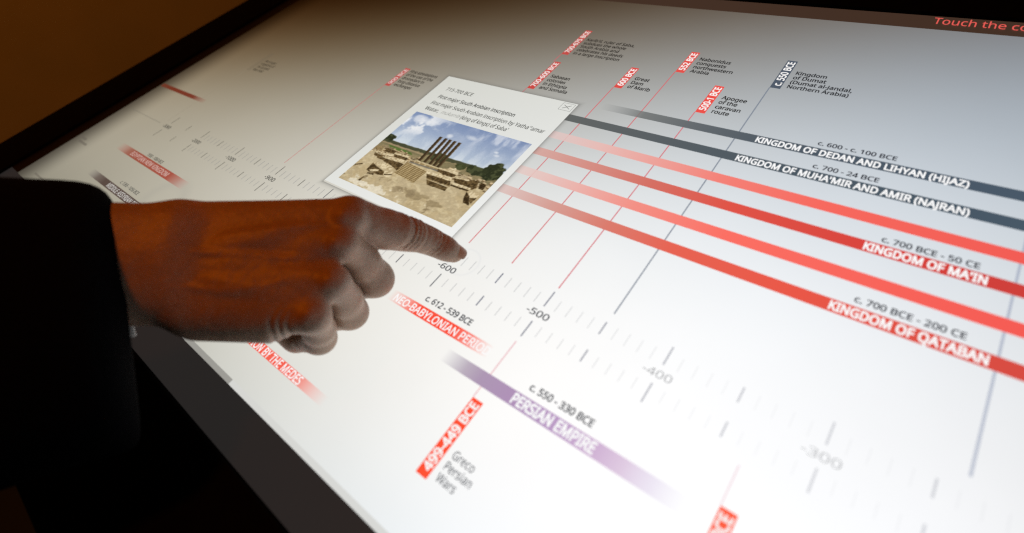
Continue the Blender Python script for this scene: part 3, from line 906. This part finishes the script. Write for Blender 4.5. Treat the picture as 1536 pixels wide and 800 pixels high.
def skin_material():
    m, N, L, b = new_mat('skin')
    tc = N.new('ShaderNodeTexCoord')
    def noise(scale, detail=4, rough=0.55):
        n = N.new('ShaderNodeTexNoise')
        n.inputs['Scale'].default_value = scale
        n.inputs['Detail'].default_value = detail
        n.inputs['Roughness'].default_value = rough
        L.new(tc.outputs['Object'], n.inputs['Vector'])
        return n
    n1 = noise(38, 5)
    r = N.new('ShaderNodeValToRGB')
    r.color_ramp.elements[0].position = 0.28
    r.color_ramp.elements[1].position = 0.72
    r.color_ramp.elements[0].color = (0.46, 0.305, 0.225, 1)
    r.color_ramp.elements[1].color = (0.61, 0.415, 0.305, 1)
    L.new(n1.outputs['Fac'], r.inputs[0])
    n2 = noise(420, 3)
    mx = N.new('ShaderNodeMix')
    mx.data_type = 'RGBA'
    mx.blend_type = 'MULTIPLY'
    mx.inputs['Factor'].default_value = 0.35
    L.new(r.outputs[0], mx.inputs['A'])
    L.new(n2.outputs['Fac'], mx.inputs['B'])
    L.new(mx.outputs['Result'], b.inputs['Base Color'])
    b.inputs['Roughness'].default_value = 0.46
    b.inputs['Specular IOR Level'].default_value = 0.38
    b.inputs['Subsurface Weight'].default_value = 0.15
    b.inputs['Subsurface Radius'].default_value = (1.0, 0.28, 0.14)
    b.inputs['Subsurface Scale'].default_value = 0.0035
    vo = N.new('ShaderNodeTexVoronoi')
    vo.inputs['Scale'].default_value = 900
    L.new(tc.outputs['Object'], vo.inputs['Vector'])
    # fine lines that run across the hand, stretched noise
    mp = N.new('ShaderNodeMapping')
    mp.inputs['Rotation'].default_value = (0, 0, -TH)
    mp.inputs['Scale'].default_value = (520, 130, 130)
    L.new(tc.outputs['Object'], mp.inputs['Vector'])
    nl = N.new('ShaderNodeTexNoise')
    nl.inputs['Scale'].default_value = 1.0
    nl.inputs['Detail'].default_value = 4
    L.new(mp.outputs[0], nl.inputs['Vector'])
    b1 = N.new('ShaderNodeBump')
    b1.inputs['Strength'].default_value = 0.22
    b1.inputs['Distance'].default_value = 0.0008
    L.new(nl.outputs['Fac'], b1.inputs['Height'])
    n3 = noise(95, 3)
    b0 = N.new('ShaderNodeBump')
    b0.inputs['Strength'].default_value = 0.35
    b0.inputs['Distance'].default_value = 0.0022
    L.new(n3.outputs['Fac'], b0.inputs['Height'])
    L.new(b0.outputs[0], b1.inputs['Normal'])
    b2 = N.new('ShaderNodeBump')
    b2.inputs['Strength'].default_value = 0.10
    b2.inputs['Distance'].default_value = 0.0003
    L.new(vo.outputs['Distance'], b2.inputs['Height'])
    L.new(b1.outputs[0], b2.inputs['Normal'])
    L.new(b2.outputs[0], b.inputs['Normal'])
    return m

SKIN = skin_material()
CLOTH = noisy_material('black_wool', (0.0022, 0.0022, 0.0027), (0.004, 0.004, 0.005), 500, 0.95, 0.4, 0.05)
SHIRT = noisy_material('white_shirt', (0.62, 0.62, 0.62), (0.72, 0.72, 0.72), 200, 0.8, 0.3, 0.2)
NAIL = noisy_material('nail', (0.46, 0.26, 0.17), (0.52, 0.30, 0.20), 120, 0.28, 0.0, 0.5)

d, lo, h = sdf_hand()
P, F = surface_nets(d, lo, h)
# relax the surface a little
def relax(P, F, it, lam):
    n = len(P)
    e = np.concatenate([F[:, [0, 1]], F[:, [1, 2]], F[:, [2, 3]], F[:, [3, 0]]])
    for k in range(it):
        for l in (lam, -lam * 1.04):
            s_ = np.zeros_like(P)
            c_ = np.zeros(n)
            for a, b in ((0, 1), (1, 0)):
                for q in range(3):
                    s_[:, q] += np.bincount(e[:, a], P[e[:, b], q], n)
                c_ += np.bincount(e[:, a], minlength=n)
            P = P + l * (s_ / np.maximum(c_, 1)[:, None] - P)
    return P
P = relax(P, F, 4, 0.5)
base = Vector(hand_to_world([HAND['wrist']])[0])
PW = hand_to_world(P) - np.array(base)
me = bpy.data.meshes.new('person')
me.from_pydata(PW.tolist(), [], F.tolist())
for p in me.polygons:
    p.use_smooth = True
me.update()
person = link('person', me, SKIN)
person.location = base
person['label'] = 'person in a black jacket whose right index finger touches the screen'
person['category'] = 'person'

def child_of_person(name, verts, faces, mat, smooth=True, sub=0, solid=0.0):
    m_ = bpy.data.meshes.new(name)
    m_.from_pydata([tuple(Vector(v) - base) for v in verts], [], faces)
    for p in m_.polygons:
        p.use_smooth = smooth
    o = link(name, m_, mat, person)
    if solid:
        md = o.modifiers.new('thickness', 'SOLIDIFY')
        md.thickness = solid
        md.offset = 0
    if sub:
        md = o.modifiers.new('smooth', 'SUBSURF')
        md.levels = sub
        md.render_levels = sub
    return o

# index finger nail: a curved plate lying on the back of the fingertip
def nail():
    c, ax, up, ln, wd, rad = [np.array(x) if not isinstance(x, float) else x for x in HAND['nail']]
    ax = ax / np.linalg.norm(ax)
    up = up - ax * (up @ ax)
    up = up / np.linalg.norm(up)
    sd = np.cross(up, ax)
    vs, fs = [], []
    nu, nv = 9, 11
    for i in range(nu):
        t = i / (nu - 1) * 2 - 1
        wk = wd * (1 - 0.25 * max(0.0, -t) ** 2 - 0.30 * max(0.0, t) ** 3)
        for j in range(nv):
            s_ = j / (nv - 1) * 2 - 1
            a = s_ * wk / rad
            q = c + ax * (t * ln / 2 - 0.012 * s_ * s_ * (1 if t > 0 else -0.5)) + up * (rad * (math.cos(a) - 1) - 0.010 * (t + 0.2) ** 2) + sd * rad * math.sin(a)
            vs.append(q)
    for i in range(nu - 1):
        for j in range(nv - 1):
            fs.append((i * nv + j, i * nv + j + 1, (i + 1) * nv + j + 1, (i + 1) * nv + j))
    child_of_person('fingernail', hand_to_world(vs), fs, NAIL, True, 1, 0.0005)
nail()

# sleeve: rings along the forearm, open at the cuff
def tube(name, rings, mat, n=40, sub=1, solid=0.002, wob=0.0, close_end=False):
    rng = random.Random(5)
    vs, fs = [], []
    for ri, (c, ax, a, b_) in enumerate(rings):
        c, ax, a, b_ = [np.array(x, float) for x in (c, ax, a, b_)]
        for k in range(n):
            t = 2 * math.pi * k / n
            w_ = 1 + wob * (math.sin(3 * t + 1.7 * ri) * 0.6 + math.sin(5 * t - 2.3 * ri) * 0.4)
            vs.append(c + a * math.cos(t) * w_ + b_ * math.sin(t) * w_)
    for r_ in range(len(rings) - 1):
        for k in range(n):
            j = (k + 1) % n
            fs.append((r_ * n + k, r_ * n + j, (r_ + 1) * n + j, (r_ + 1) * n + k))
    if close_end:
        fs.append(tuple(range((len(rings) - 1) * n, len(rings) * n)))
    W_ = [((q[0]) * S, q[1] * S, q[2] * S + TZ) for q in vs]
    return child_of_person(name, W_, fs, mat, True, sub, solid)

tube('jacket', [([-1.9867, -2.4809, 0.9889], [0.0, 0.0, 0.0], [0.2755, -0.4073, -0.4115], [-0.2575, -0.0286, -0.1512]),
 ([-1.9962, -2.5056, 0.9819], [0.0, 0.0, 0.0], [0.3642, -0.4985, -0.5221], [-0.3088, -0.0363, -0.1814]),
 ([-2.0045, -2.5348, 0.9983], [0.0, 0.0, 0.0], [0.4073, -0.5311, -0.5696], [-0.3438, -0.0431, -0.1999]),
 ([-2.0223, -2.6011, 1.0541], [0.0, 0.0, 0.0], [0.4237, -0.5444, -0.588], [-0.5014, -0.0715, -0.2826]),
 ([-2.1529, -2.7567, 1.1386], [0.0, 0.0, 0.0], [0.426, -0.5541, -0.5949], [-0.5428, -0.0968, -0.2835]),
 ([-2.4194, -3.0975, 1.2685], [0.0, 0.0, 0.0], [0.4309, -0.6169, -0.6326], [-0.6209, -0.1552, -0.2836]),
 ([-2.9595, -3.6965, 1.4452], [0.0, 0.0, 0.0], [0.4234, -0.8253, -0.7413], [-0.7138, -0.2499, -0.2608]),
 ([-4.2363, -4.6327, 1.744], [0.0, 0.0, 0.0], [0.4872, -1.0372, -0.9007], [-0.8521, -0.3688, -0.2011]),
 ([-6.5494, -6.2492, 2.2497], [0.0, 0.0, 0.0], [0.6484, -1.448, -1.2356], [-0.9763, -0.4956, -0.1056]),
 ([-7.8587, -7.1772, 2.5088], [0.0, 0.0, 0.0], [0.6687, -1.4932, -1.2742], [-0.8802, -0.4711, -0.0582])], CLOTH, 40, 1, 0.003, 0.014, True)
tube('shirt_cuff', [([-2.1719, -2.3279, 1.1463], [0.0, 0.0, 0.0], [0.2506, -0.222, -0.2932], [-0.2394, -0.0158, -0.1239]),
 ([-2.2007, -2.3341, 1.1627], [0.0, 0.0, 0.0], [0.2742, -0.233, -0.3155], [-0.249, -0.0167, -0.1269]),
 ([-2.3956, -2.4959, 1.2614], [0.0, 0.0, 0.0], [0.3272, -0.2053, -0.3367], [-0.2712, -0.0281, -0.1251])], SHIRT, 36, 1, 0.001)
